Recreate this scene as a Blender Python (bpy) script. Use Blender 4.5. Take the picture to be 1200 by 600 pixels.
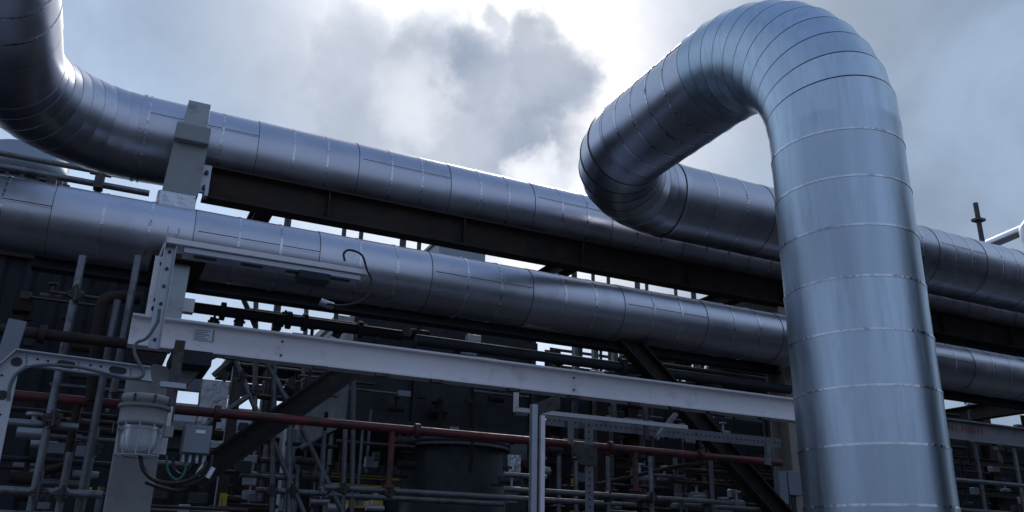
import bpy, math, random
from mathutils import Vector, Matrix
random.seed(7)
PI = math.pi
rad = math.radians
sc = bpy.context.scene
for o in list(bpy.data.objects): bpy.data.objects.remove(o)
col = sc.collection

# ------------------------------------------------------------------ camera
# the yard's own axes: X runs along the pipe rack, Y across it, Z up
EYE = Vector((0, 0, 1.6)); FPX = 996.0
def cam_axes(p, r, y):
    f0 = Vector((math.sin(y), math.cos(y), 0)); r0 = Vector((math.cos(y), -math.sin(y), 0)); up = Vector((0, 0, 1))
    f = f0*math.cos(p) + up*math.sin(p); u = -f0*math.sin(p) + up*math.cos(p)
    return r0*math.cos(r) + u*math.sin(r), -r0*math.sin(r) + u*math.cos(r), f
CR, CU, CF = cam_axes(rad(20.0), rad(1.285), rad(25.245))
cd = bpy.data.cameras.new('camera'); cam = bpy.data.objects.new('camera', cd); col.objects.link(cam)
cd.sensor_width = 36; cd.lens = FPX/1200*36; cd.clip_end = 3000; cd.clip_start = 0.05
m = Matrix((CR, CU, -CF)).transposed().to_4x4(); m.translation = EYE; cam.matrix_world = m
sc.camera = cam
sc.render.resolution_x = 1024; sc.render.resolution_y = 512
sc.view_settings.view_transform = 'Standard'; sc.view_settings.look = 'None'
sc.view_settings.exposure = 0.03; sc.view_settings.gamma = 1.0

# survey helpers: a sighting through the camera met with a real plane
def ray(px, py): return CF + CR*((px-600)/FPX) - CU*((py-300)/FPX)
def at(px, py, Y=None, X=None, Z=None):
    d = ray(px, py)
    t = X/d.x if X is not None else (Y/d.y if Y is not None else (Z-EYE.z)/d.z)
    return EYE + d*t
def along(p, px):            # point on the line through p parallel to X
    d0 = Vector((0, p.y, p.z)) - EYE; k = px-600
    return Vector(((k*d0.dot(CF) - FPX*d0.dot(CR))/(FPX*CR.x - k*CF.x), p.y, p.z))
def upto(p, py):             # point on the vertical through p
    d0 = Vector((p.x, p.y, 0)) - EYE; k = 300-py
    return Vector((p.x, p.y, (k*d0.dot(CF) - FPX*d0.dot(CU))/(FPX*CU.z - k*CF.z)))
def hz(px0, py0, px1, Y):
    a = at(px0, py0, Y=Y); return a, along(a, px1)
def vt(px, py0, py1, Y):
    a = at(px, py0, Y=Y); return a, upto(a, py1)

# ------------------------------------------------------------------ sky and sun
SUN_PX = (655, 15)
sd = ray(*SUN_PX).normalized()
sun_el = math.asin(sd.z); sun_az = math.atan2(sd.x, sd.y)
w = bpy.data.worlds.new('World'); sc.world = w; w.use_nodes = True
nt = w.node_tree; nt.nodes.clear()
def N(t, tree=None, **k):
    n = (tree or nt).nodes.new(t)
    for a, b in k.items(): setattr(n, a, b)
    return n
def L(a, b, tree=None): (tree or nt).links.new(a, b)
def math_(op, a, b=None, c=None, clamp=False):
    n = N('ShaderNodeMath', operation=op); n.use_clamp = clamp
    for i, v in enumerate((a, b, c)):
        if v is None: continue
        if isinstance(v, (int, float)): n.inputs[i].default_value = v
        else: L(v, n.inputs[i])
    return n.outputs[0]
def mixc(f, a, b):
    n = N('ShaderNodeMix', data_type='RGBA'); n.clamp_factor = True
    for i, v in ((0, f), (6, a), (7, b)):
        if isinstance(v, (int, float)): n.inputs[i].default_value = v
        elif isinstance(v, tuple): n.inputs[i].default_value = (*v, 1)
        else: L(v, n.inputs[i])
    return n.outputs[2]
def remap(v, a, b, c=0., d=1., sm=True):
    n = N('ShaderNodeMapRange'); n.interpolation_type = 'SMOOTHSTEP' if sm else 'LINEAR'
    L(v, n.inputs[0])
    for i, x in enumerate((a, b, c, d)): n.inputs[i+1].default_value = x
    return n.outputs[0]
tc = N('ShaderNodeTexCoord')
sky = N('ShaderNodeTexSky', sky_type='NISHITA'); sky.sun_disc = False
sky.sun_elevation = sun_el; sky.sun_rotation = sun_az; sky.air_density = 1.2; sky.dust_density = 2.0
def noise(scale, detail, rough, off=(0, 0, 0), dist=0.0):
    mp = N('ShaderNodeMapping'); mp.inputs[1].default_value = off
    L(tc.outputs['Generated'], mp.inputs[0])
    n = N('ShaderNodeTexNoise'); n.inputs['Scale'].default_value = scale
    n.inputs['Detail'].default_value = detail; n.inputs['Roughness'].default_value = rough
    n.inputs['Distortion'].default_value = dist
    L(mp.outputs[0], n.inputs[0]); return n
def dotdir(v, src=None):
    n = N('ShaderNodeVectorMath', operation='DOT_PRODUCT')
    L(src or tc.outputs['Generated'], n.inputs[0]); n.inputs[1].default_value = tuple(v); return n.outputs['Value']
dsun = dotdir(sd)
glow = remap(dsun, 0.90, 0.985)             # bright cloud about the veiled sun
wide = remap(dsun, -0.3, 0.97, 0, 1)
big = noise(3.2, 6, .55, (3.1, 1.2, .4), .3).outputs[0]
# cloud sheet: brighter toward the sun
base = mixc(wide, (3.3, 4.25, 6.3), (5.0, 6.5, 8.8))
mott = remap(big, .32, .68, .76, 1.2)
vm = N('ShaderNodeVectorMath', operation='SCALE'); L(base, vm.inputs[0]); L(mott, vm.inputs[3])
sx = N('ShaderNodeSeparateXYZ'); L(tc.outputs['Generated'], sx.inputs[0])
high = remap(sx.outputs[2], .62, .9, 0, .8)      # clearer blue overhead
cloud = mixc(high, vm.outputs[0], (1.5, 2.5, 4.9))
cloud = mixc(glow, cloud, (10.6, 11.0, 11.8))
# blue sky shows faintly through the sheet
thin = remap(noise(2.1, 4, .5, (7, 3, 1)).outputs[0], .5, .8, .05, .35)
skyc = mixc(thin, cloud, sky.outputs[0])
# a wind-torn bank of grey cloud low in front of the sun
wv = noise(10.0, 7, .58, (1, 5, 2))
vs = N('ShaderNodeVectorMath', operation='MULTIPLY_ADD'); L(wv.outputs['Color'], vs.inputs[0])
vs.inputs[1].default_value = (.13, .13, .13); 
vsub = N('ShaderNodeVectorMath', operation='SUBTRACT'); L(tc.outputs['Generated'], vsub.inputs[0]); vsub.inputs[1].default_value = (.065, .065, .065)
L(vsub.outputs[0], vs.inputs[2])
nz = N('ShaderNodeVectorMath', operation='NORMALIZE'); L(vs.outputs[0], nz.inputs[0])
acc = None
for px, py, r_, s_ in [(628, 100, 66, 1), (655, 100, 44, 1), (560, 92, 60, .95), (583, 28, 24, .6), (628, 40, 34, .9), (490, 95, 75, .8), (400, 92, 80, .7), (320, 120, 100, .6),
                       (600, 165, 80, .92), (520, 160, 90, .85), (580, 205, 80, .6), (425, 160, 90, .75), (250, 60, 130, .5), (150, 60, 120, .35)]:
    c = math.cos(math.atan(r_/FPX)); 
    d = dotdir(ray(px, py).normalized(), nz.outputs[0])
    b = remap(d, 1-(1-c)*1.6, 1-(1-c)*.12, 0, s_)
    acc = b if acc is None else math_('MAXIMUM', acc, b)
hole = remap(dotdir(ray(625, 197).normalized(), nz.outputs[0]), math.cos(.045), math.cos(.008), 1, .25)
hole2 = remap(dotdir(ray(485, 128).normalized(), nz.outputs[0]), math.cos(.07), math.cos(.003), 1, .55)
acc = math_('MULTIPLY', math_('MULTIPLY', acc, hole), hole2)
soft = remap(noise(9, 6, .55, (2, 2, 9)).outputs[0], .3, .7, .78, 1.04)
skyc = mixc(math_('MULTIPLY', acc, soft), skyc, (3.35, 4.05, 5.3))
# right of the pipe loop the sheet is thicker and greyer
dr = remap(dotdir(ray(1330, 170).normalized(), nz.outputs[0]), math.cos(.62), math.cos(.28), 0, .82)
rm = N('ShaderNodeVectorMath', operation='SCALE'); rm.inputs[0].default_value = (2.75, 3.6, 4.9)
L(remap(noise(5.5, 6, .55, (4, 1, 6), .4).outputs[0], .3, .7, .82, 1.22), rm.inputs[3])
skyc = mixc(dr, skyc, rm.outputs[0])
bg = N('ShaderNodeBackground'); bg.inputs[1].default_value = 0.095
L(skyc, bg.inputs[0]); wo = N('ShaderNodeOutputWorld'); L(bg.outputs[0], wo.inputs[0])

sl = bpy.data.lights.new('sun', 'SUN'); sl.energy = 0.9; sl.angle = rad(12); sl.color = (1, .97, .92)
so = bpy.data.objects.new('sun', sl); col.objects.link(so); so.rotation_euler = (-sd).to_track_quat('-Z', 'Y').to_euler()

# ------------------------------------------------------------------ materials
def mat(name, base, rough=.5, metal=0., nscale=6., var=.15, bump=.0, bscale=30., stain=None, stain_amt=.5, stain_scale=4., rvar=.1, streak=False, spec=.5, objvar=.0):
    m = bpy.data.materials.new(name); m.use_nodes = True; t = m.node_tree; t.nodes.clear()
    out = N('ShaderNodeOutputMaterial', t); b = N('ShaderNodeBsdfPrincipled', t); L(b.outputs[0], out.inputs[0], t)
    b.inputs['Metallic'].default_value = metal; b.inputs['Specular IOR Level'].default_value = spec
    g = N('ShaderNodeNewGeometry', t); src = g.outputs['Position']
    if streak:
        mp = N('ShaderNodeMapping', t); mp.inputs['Scale'].default_value = streak; L(src, mp.inputs[0], t); src2 = mp.outputs[0]
    else: src2 = src
    n = N('ShaderNodeTexNoise', t); n.inputs['Scale'].default_value = nscale; n.inputs['Detail'].default_value = 6; n.inputs['Roughness'].default_value = .6
    L(src2, n.inputs[0], t)
    mr = N('ShaderNodeMapRange', t); L(n.outputs[0], mr.inputs[0], t)
    for i, v in enumerate((.25, .75, 1-var, 1+var)): mr.inputs[i+1].default_value = v
    fac = mr.outputs[0]
    if objvar:
        oi = N('ShaderNodeObjectInfo', t); m2 = N('ShaderNodeMapRange', t); L(oi.outputs['Random'], m2.inputs[0], t)
        m2.inputs[3].default_value = 1-objvar; m2.inputs[4].default_value = 1+objvar
        mm = N('ShaderNodeMath', t, operation='MULTIPLY'); L(fac, mm.inputs[0], t); L(m2.outputs[0], mm.inputs[1], t); fac = mm.outputs[0]
    vm = N('ShaderNodeVectorMath', t, operation='SCALE'); vm.inputs[0].default_value = base; L(fac, vm.inputs[3], t)
    c = vm.outputs[0]
    if stain:
        n2 = N('ShaderNodeTexNoise', t); n2.inputs['Scale'].default_value = stain_scale; n2.inputs['Detail'].default_value = 8; n2.inputs['Roughness'].default_value = .7
        L(src2, n2.inputs[0], t); m3 = N('ShaderNodeMapRange', t); L(n2.outputs[0], m3.inputs[0], t)
        m3.inputs[1].default_value = 1-stain_amt-.08; m3.inputs[2].default_value = 1-stain_amt+.12
        mx = N('ShaderNodeMix', t, data_type='RGBA'); L(m3.outputs[0], mx.inputs[0], t); L(c, mx.inputs[6], t); mx.inputs[7].default_value = (*stain, 1); c = mx.outputs[2]
    L(c, b.inputs['Base Color'], t)
    m4 = N('ShaderNodeMapRange', t); L(n.outputs[0], m4.inputs[0], t)
    for i, v in enumerate((.25, .75, max(.02, rough-rvar), min(1, rough+rvar))): m4.inputs[i+1].default_value = v
    L(m4.outputs[0], b.inputs['Roughness'], t)
    if bump:
        n3 = N('ShaderNodeTexNoise', t); n3.inputs['Scale'].default_value = bscale; n3.inputs['Detail'].default_value = 4; L(src, n3.inputs[0], t)
        bp = N('ShaderNodeBump', t); bp.inputs['Strength'].default_value = bump; bp.inputs['Distance'].default_value = .02
        L(n3.outputs[0], bp.inputs['Height'], t); L(bp.outputs[0], b.inputs['Normal'], t)
    return m, b, t
M = {}
M['clad'] = mat('aluminium_cladding', (.54, .55, .61), 0.345, 1., 3.0, .10, .08, 2.0, objvar=.09, rvar=.07, stain=(.42, .43, .47), stain_amt=.36, stain_scale=3.5)[0]
M['clad_v'] = mat('aluminium_cladding_streaked', (.50, .59, .67), 0.35, 1., 5.0, .06, .09, 2.0, objvar=.08, rvar=.07, streak=(6, 6, .6), stain=(.45, .53, .60), stain_amt=.46, stain_scale=3.5)[0]
M['strap'] = mat('bright_band', (.66, .68, .72), .26, 1., 40, .3, rvar=.15, stain=(.22, .22, .26), stain_amt=.42, stain_scale=9)[0]
M['sealant'] = mat('dark_sealant', (.035, .035, .04), .6)[0]
M['galv'] = mat('galvanised_tube', (.19, .20, .22), .5, .7, 12, .25, .1, 40, objvar=.2, stain=(.10, .08, .07), stain_amt=.42, stain_scale=9)[0]
M['galvd'] = mat('dull_galvanised_fitting', (.09, .09, .10), .55, .5, 20, .3, .2, 60, objvar=.2, stain=(.07, .045, .03), stain_amt=.5, stain_scale=20)[0]
M['strut'] = mat('zinc_strut', (.40, .42, .47), .42, .7, 15, .15, .05, 50, objvar=.08)[0]
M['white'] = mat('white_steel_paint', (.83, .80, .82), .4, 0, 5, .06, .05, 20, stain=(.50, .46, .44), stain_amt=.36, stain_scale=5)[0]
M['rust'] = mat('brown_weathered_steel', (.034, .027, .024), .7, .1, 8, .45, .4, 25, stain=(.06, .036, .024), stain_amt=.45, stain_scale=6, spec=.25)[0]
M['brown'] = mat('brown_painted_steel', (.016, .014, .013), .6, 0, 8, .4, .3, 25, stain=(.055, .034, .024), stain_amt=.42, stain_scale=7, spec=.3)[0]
M['rim'] = mat('mid_grey_paint', (.12, .125, .135), .55, 0, 8, .25, .1, 25)[0]
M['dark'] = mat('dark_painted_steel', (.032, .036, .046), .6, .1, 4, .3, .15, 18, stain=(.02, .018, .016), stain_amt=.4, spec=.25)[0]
M['dgrey'] = mat('dark_grey_cladding', (.048, .055, .064), .5, .3, 3, .2, .1, 8, stain=(.03, .03, .032), stain_amt=.45)[0]
M['red'] = mat('red_pipe_paint', (.17, .022, .028), .5, 0, 6, .35, .2, 30, stain=(.045, .025, .02), stain_amt=.52, stain_scale=5)[0]
M['grey'] = mat('grey_column_paint', (.27, .275, .275), .55, 0, 4, .1, .12, 30, stain=(.15, .145, .135), stain_amt=.42, stain_scale=4)[0]
M['lgrey'] = mat('light_grey_enclosure', (.20, .23, .27), .4, 0, 8, .06, .03, 40)[0]
M['lamp'] = mat('lamp_housing_paint', (.30, .31, .305), .45, 0, 9, .1, .12, 50, stain=(.12, .115, .1), stain_amt=.36)[0]
M['foil'] = mat('crumpled_foil', (.55, .58, .62), .35, 1., 12, .12, .8, 14, rvar=.1)[0]
M['cable'] = mat('black_cable', (.02, .02, .022), .5)[0]
M['gcable'] = mat('green_cable', (.03, .16, .12), .5)[0]
M['grcable'] = mat('grey_cable', (.12, .125, .14), .5)[0]
M['yellow'] = mat('yellow_board', (.75, .55, .03), .5, 0, 5, .1)[0]
M['paper'] = mat('white_print', (.75, .76, .78), .5)[0]
M['ink'] = mat('faded_print', (.25, .27, .33), .6)[0]
M['strutd'] = mat('dull_zinc_strut', (.21, .22, .24), .5, .6, 12, .3, .1, 40, objvar=.1, stain=(.12, .10, .08), stain_amt=.42, stain_scale=12)[0]
M['shaded_white'] = mat('white_paint_in_shade', (.20, .20, .205), .6, 0, 6, .15, .1, 30, stain=(.12, .10, .09), stain_amt=.42)[0]  # beam paint with the shade beyond the riser put into its colour
M['redink'] = mat('red_print', (.26, .08, .07), .6)[0]
M['conc'] = mat('grey_concrete', (.22, .22, .21), .8, 0, 2, .2, .3, 20, stain=(.14, .135, .13), stain_amt=.45)[0]
M['beige'] = mat('beige_panel', (.30, .27, .23), .6, 0, 4, .12)[0]
M['blueg'] = mat('pale_blue_grey_cladding', (.30, .34, .40), .5, .2, 3, .1)[0]
M['tray'] = mat('grey_white_tray_paint', (.52, .55, .60), .5, 0, 8, .12, .05, 40, stain=(.36, .35, .36), stain_amt=.4)[0]
M['asphalt'] = mat('asphalt', (.05, .05, .052), .85, 0, 6, .25, .5, 80)[0]
M['pad'] = mat('low_bounce_concrete', (.085, .083, .08), .8, 0, 2, .25, .3, 20, stain=(.05, .048, .045), stain_amt=.45)[0]  # base darkened to cut the light bounced up under the rack
M['gravelw'] = mat('distant_wall', (.16, .16, .165), .8, 0, 1, .2)[0]
gl = bpy.data.materials.new('lamp_glass'); gl.use_nodes = True
b = gl.node_tree.nodes['Principled BSDF']; b.inputs['Base Color'].default_value = (.85, .88, .92, 1); b.inputs['Roughness'].default_value = .38
b.inputs['Transmission Weight'].default_value = .6; M['glass'] = gl

# ------------------------------------------------------------------ mesh builder
class MB:
    def __init__(s): s.v = []; s.f = []; s.sm = []
    def add(s, v, f, smooth=False):
        o = len(s.v); s.v += [Vector(x) for x in v]; s.f += [tuple(i+o for i in q) for q in f]; s.sm += [smooth]*len(f); return s
    def box(s, c, size, rot=None):
        c = Vector(c); hx, hy, hz_ = [a/2 for a in size]
        vs = [Vector((x*hx, y*hy, z*hz_)) for x in (-1, 1) for y in (-1, 1) for z in (-1, 1)]
        if rot: vs = [rot @ v for v in vs]
        return s.add([c+v for v in vs], [(0, 1, 3, 2), (4, 6, 7, 5), (0, 4, 5, 1), (2, 3, 7, 6), (0, 2, 6, 4), (1, 5, 7, 3)])
    def bb(s, a, b): a = Vector(a); b = Vector(b); return s.box((a+b)/2, [abs(x) for x in (b-a)])
    def prism(s, poly, axis, a, b):      # polygon in the two other axes, pushed along axis
        def P(u, v, w): return {'x': (w, u, v), 'y': (u, w, v), 'z': (u, v, w)}[axis]
        n = len(poly)
        return s.add([P(u, v, a) for u, v in poly]+[P(u, v, b) for u, v in poly],
                     [tuple(range(n)), tuple(range(2*n-1, n-1, -1))]+[(i, (i+1) % n, n+(i+1) % n, n+i) for i in range(n)])
    def rings(s, rings, closed=False, caps=True, smooth=True):
        n = len(rings[0]); v = [p for r in rings for p in r]; f = []
        K = len(rings)
        for k in range(K-1 if not closed else K):
            for i in range(n):
                a = k*n+i; b_ = k*n+(i+1) % n; k2 = (k+1) % K
                f.append((a, b_, k2*n+(i+1) % n, k2*n+i))
        s.add(v, f, smooth)
        if caps and not closed:
            s.add(rings[0], [tuple(range(n-1, -1, -1))]); s.add(rings[-1], [tuple(range(n))])
        return s
    def sweep(s, pts, r, n=12, caps=True, closed=False):
        pts = [Vector(p) for p in pts]; R = r if isinstance(r, (list, tuple)) else [r]*len(pts)
        t = [(pts[min(i+1, len(pts)-1)]-pts[max(i-1, 0)]).normalized() for i in range(len(pts))]
        ref = Vector((0, 0, 1)) if abs(t[0].z) < .9 else Vector((1, 0, 0))
        x = t[0].cross(ref).normalized(); rg = []
        for i, p in enumerate(pts):
            if i:
                q = t[i-1].rotation_difference(t[i]); x = q @ x
            x = (x-t[i]*x.dot(t[i])).normalized(); y = t[i].cross(x)
            rg.append([p+(x*math.cos(2*PI*k/n)+y*math.sin(2*PI*k/n))*R[i] for k in range(n)])
        return s.rings(rg, closed, caps)
    def tube(s, a, b, r, n=12, caps=True): return s.sweep([a, b], r, n, caps)
    def ibeam(s, a, b, h, wd, tw=.012, tf=.018, up=Vector((0, 0, 1))):
        a = Vector(a); b = Vector(b); d = (b-a).normalized(); side = d.cross(up).normalized(); u = side.cross(d).normalized()
        H, W = h/2, wd/2
        pr = [(-W, -H), (W, -H), (W, -H+tf), (tw/2, -H+tf), (tw/2, H-tf), (W, H-tf), (W, H), (-W, H), (-W, H-tf), (-tw/2, H-tf), (-tw/2, -H+tf), (-W, -H+tf)]
        v = [a+side*p+u*q for p, q in pr]+[b+side*p+u*q for p, q in pr]; n = 12
        f = [(i, (i+1) % n, n+(i+1) % n, n+i) for i in range(n)]
        for o in (0, n): f += [(o, o+1, o+2, o+11), (o+3, o+4, o+9, o+10), (o+5, o+6, o+7, o+8), ]
        return s.add(v, f)
    def bar(s, a, b, wd, h, up=Vector((0, 0, 1))):
        a = Vector(a); b = Vector(b); d = (b-a).normalized()
        if abs(d.dot(up)) > .98: up = Vector((0, 1, 0))
        side = d.cross(up).normalized(); u = side.cross(d).normalized()
        v = [p+side*x*wd/2+u*y*h/2 for p in (a, b) for x, y in ((-1, -1), (1, -1), (1, 1), (-1, 1))]
        return s.add(v, [(3, 2, 1, 0), (4, 5, 6, 7)]+[(i, (i+1) % 4, 4+(i+1) % 4, 4+i) for i in range(4)])
    def build(s, name, material, parent=None, bevel=0):
        me = bpy.data.meshes.new(name)
        off = Vector(parent.get('_w', (0, 0, 0))) if parent else Vector((0, 0, 0))
        me.from_pydata([v-off for v in s.v], [], s.f); me.polygons.foreach_set('use_smooth', s.sm); me.update()
        me.materials.append(M[material] if isinstance(material, str) else material)
        o = bpy.data.objects.new(name, me); col.objects.link(o)
        if parent: o.parent = parent; o['_w'] = tuple(off)
        if bevel:
            bv = o.modifiers.new('bevel', 'BEVEL'); bv.width = bevel; bv.segments = 2; bv.limit_method = 'ANGLE'
        return o
def tag(o, label, cat, group=None):
    o['label'] = label; o['category'] = cat
    if group: o['group'] = group
    return o
def thing(name, label, cat, loc, group=None):
    o = bpy.data.objects.new(name, None); col.objects.link(o); o.location = loc; o['_w'] = tuple(loc); o.empty_display_size = .2
    return tag(o, label, cat, group)
def structure(name, mb, m): o = mb.build(name, m); o['kind'] = 'structure'; return o

# ------------------------------------------------------------------ ground
structure('ground', MB().box((0, 0, -.1), (3000, 3000, .2)), 'asphalt')
structure('concrete_pad', MB().bb((-14, 5.0, -.05), (34, 20, .06)), 'pad')

# ------------------------------------------------------------------ clad pipes
SEG = 64
def ring(c, t, up, r, n=SEG):
    t = t.normalized(); x = up.cross(t).normalized(); y = t.cross(x)
    return [c+(x*math.cos(2*PI*k/n)+y*math.sin(2*PI*k/n))*r for k in range(n)]
def clad_straight(root, a, b, r, first=0.0, sheet=1.0, straps=3, up=Vector((0, 0, 1)), material='clad', seam=None, swap=0, seams=None, bands=False):
    """cladding sheets from a to b; each a lapped sleeve with a raised lip, bright bands between"""
    d = (b-a); Ltot = d.length; d.normalize(); side = up.cross(d).normalized(); u2 = d.cross(side)
    cuts = [0.0]; x = first if first > .02 else sheet
    while x < Ltot-.05: cuts.append(x); x += sheet
    cuts.append(Ltot)
    cache = {}
    for i in range(len(cuts)-1):
        s0, s1 = cuts[i], cuts[i+1]; l = s1-s0
        key = round(l, 4)
        if key not in cache:
            mb = MB()
            for prof in ([(-.010, r+.0005), (-.010, r+.004)], [(-.010, r+.004), (.02, r+.0036), (l*.3, r+.001), (l, r)]):
                mb.rings([ring(d*q, d, up, rr) for q, rr in prof], caps=False)
            o = mb.build('cladding_sheet', material); cache[key] = o.data
        else:
            o = bpy.data.objects.new('cladding_sheet', cache[key]); col.objects.link(o)
        o.parent = root; o['_w'] = root['_w']; o.location = a+d*s0-Vector(root['_w'])
        # dark lap line at the sheet joint
        if not bands:
            j = MB(); j.rings([ring(a+d*(s0+q), d, up, rr) for q, rr in ((-.0145, r+.0004), (-.0145, r+.0042), (-.0102, r+.0042), (-.0102, r+.0004))], caps=False, smooth=False)
            j.build('lap_joint', 'sealant', root)
        if seam is not None and ((i in seams) if seams else (i+swap) % 2 == 0):
            an = seam; n_ = (side*math.cos(an)+u2*math.sin(an)); tt = (side*-math.sin(an)+u2*math.cos(an))
            p0 = a+d*(s0+.02)+n_*(r+.001); p1 = a+d*(s1-.015)+n_*(r+.001)
            MB().bar(p0, p1, .012, .004, up=n_).build('lengthwise_seam', material, root)
            MB().bar(p0-tt*.0095, p1-tt*.0095, .007, .005, up=n_).build('seam_line', 'sealant', root)
        if bands and i:
            sb = MB(); sb.rings([ring(a+d*(s0+z), d, up, rr) for z, rr in ((-.0102, r), (-.0102, r+.0065), (.003, r+.0065), (.003, r))], caps=False, smooth=False)
            sp = sb.build('strap', 'strap', root)
        for k in range(1, straps):
            q = s0+l*k/straps
            if l < sheet*.6: continue
            sb = MB(); sb.rings([ring(a+d*(q+z), d, up, rr) for z, rr in ((-.010, r-.001), (-.010, r+.005), (.010, r+.005), (.010, r-.001))], caps=False, smooth=False)
            sp = sb.build('strap', 'strap', root)
            an = (seam if seam is not None else .6)+random.uniform(-.06, .06); n_ = side*math.cos(an)+u2*math.sin(an)
            MB().bar(a+d*(q-.011)+n_*(r+.004), a+d*(q+.011)+n_*(r+.004), .02, .006, up=n_).build('strap_buckle', 'strap', sp)
def clad_elbow(root, C, e0, e1, Rb, r, n=11, material='clad', lip=.006, joint=True):
    """mitred gores round the bend centre C; e0/e1 unit vectors from C to the start/end of the centreline"""
    ax = e0.cross(e1).normalized()
    def cen(t): return C+(e0*math.cos(t)+e1*math.sin(t))*Rb
    def rg(t, rr, ):
        o = (e0*math.cos(t)+e1*math.sin(t)); return [C+o*Rb+(o*math.cos(2*PI*k/SEG)+ax*math.sin(2*PI*k/SEG))*rr for k in range(SEG)]
    for i in range(n):
        t0 = (PI/2)*i/n; t1 = (PI/2)*(i+1)/n; e = .011
        mb = MB(); tm = (t0+t1)/2
        for prof in ([(t0-e, r+.0005), (t0-e, r+lip)], [(t0-e, r+lip), (t1, r)]):
            mb.rings([rg(t, rr) for t, rr in prof], caps=False)
        mb.build('elbow_gore', material, root)
        if not (i < joint if joint is not True else True): continue
        j = MB(); j.rings([rg(t, rr) for t, rr in ((t0-e-.0085, r-.001), (t0-e-.0085, r+lip*.8), (t0-e-.0002, r+lip+.0005), (t0-e-.0002, r+.0005))], caps=False, smooth=False)
        j.build('lap_joint', 'sealant', root)
def collar(root, c, d, r, w=.05, h=.02, material='galvd', up=Vector((0, 0, 1))):
    mb = MB(); mb.rings([ring(c+d*q, d, up, rr) for q, rr in ((-w/2, r), (-w/2, r+h), (w/2, r+h), (w/2, r))], caps=False, smooth=False)
    return mb.build('collar', material, root)
X, Y_, Z_ = Vector((1, 0, 0)), Vector((0, 1, 0)), Vector((0, 0, 1))
RB = 1.05; RC = .4; ZP = 5.3
# --- pipe with the loop, nearest the camera
XC, Y1, YC = 3.965, 3.55, 6.82
loop = thing('insulated_pipe', 'big silver clad pipe looping over in the right foreground and dropping as a thick riser', 'pipe', (XC, Y1, 0))
clad_straight(loop, Vector((XC, Y1, ZP-RB)), Vector((XC, Y1, .1)), RC, first=.15, sheet=.31, straps=0, up=Y_, material='clad_v', bands=True)
clad_elbow(loop, Vector((XC, Y1+RB, ZP-RB)), Z_, -Y_, RB, RC, 11, 'clad_v', lip=.009)
clad_straight(loop, Vector((XC, YC-RB, ZP)), Vector((XC, Y1+RB, ZP)), RC, first=.001, sheet=1.2, straps=5, seam=PI-.52)
clad_elbow(loop, Vector((XC+RB, YC-RB, ZP)), -X, Y_, RB, RC, 8, lip=.004, joint=5)
clad_straight(loop, Vector((XC+RB, YC, ZP)), Vector((46, YC, ZP)), RC, first=1.165, sheet=.847, seam=PI-.15, seams=(1, 4, 6, 8))
collar(loop, Vector((XC+RB, YC, ZP)), X, RC, .035, .012, 'clad')
collar(loop, Vector((XC+RB+.024, YC, ZP)), X, RC, .01, .012, 'strap')
collar(loop, Vector((XC+RB-.022, YC, ZP)), X, RC, .008, .008, 'sealant')
# base of the riser
MB().tube((XC, Y1, .1), (XC, Y1, .16), .5, 32).build('base_collar', 'conc', loop)
# --- upper left pipe: comes overhead, turns and runs behind the loop
XA, YA = -1.17, 7.98
pa = thing('insulated_pipe', 'long upper silver pipe running from overhead elbow at left behind the loop', 'pipe', (0, YA, ZP))
clad_straight(pa, Vector((XA, YA-RB, ZP)), Vector((XA, -5, ZP)), RC, first=.5, sheet=1.0, seam=PI+.35)
clad_elbow(pa, Vector((XA+RB, YA-RB, ZP)), -X, Y_, RB, RC, 9, lip=.004, joint=0)
clad_straight(pa, Vector((XA+RB, YA, ZP)), Vector((46, YA, ZP)), RC, first=1.02, sheet=.985, seam=PI-.21)
collar(pa, Vector((XA+RB-.02, YA, ZP)), X, RC, .03, .014, 'clad')
collar(pa, Vector((XA+RB+.03, YA, ZP)), X, RC, .02, .015, 'strap')
# --- lower pipe
YB, ZB, RBP = 6.88, 3.97, .275
pb = thing('insulated_pipe', 'lower slimmer silver pipe running right across beneath the brown girder', 'pipe', (0, YB, ZB))
clad_straight(pb, Vector((.40-.985*15, YB, ZB)), Vector((46, YB, ZB)), RBP, first=.0, sheet=.985, seam=PI-.02, swap=1)

# ------------------------------------------------------------------ pipe rack
rack = thing('pipe_rack', 'brown weathered steel rack of girders and diagonal braces carrying the silver pipes', 'pipe rack', (6, 7.4, 0))
gx0 = at(239, 215, Y=7.4).x
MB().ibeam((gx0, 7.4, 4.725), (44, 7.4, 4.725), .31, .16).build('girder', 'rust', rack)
for px in (300, 660, 850, 1150):
    x = at(px, 300, Y=8).x; MB().ibeam((x, 7.54, 4.80), (x, 8.6, 4.80), .18, .16).build('cross_beam', 'rust', rack)
x = gx0+1.1
while x < 24:
    for dy in (-.042,): MB().bb((x, 7.4+dy-.033, 4.589), (x+.012, 7.4+dy+.033, 4.861)).build('web_stiffener', 'rust', rack)
    MB().bb((x-.15, 7.47, 4.881), (x+.2, 7.62, 4.899)).build('pipe_shoe', 'rust', rack); x += 1.37
pl = MB().bb((gx0-.10, 7.29, 4.59), (gx0+.04, 7.319, 4.86)).build('end_plate', 'strut', rack, .004)
for dx in (-.06, .0):
    for dz in (4.64, 4.78):
        MB().tube((gx0+dx, 7.29, dz), (gx0+dx, 7.26, dz), .018, 6).build('bolt', 'galvd', pl)
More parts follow.
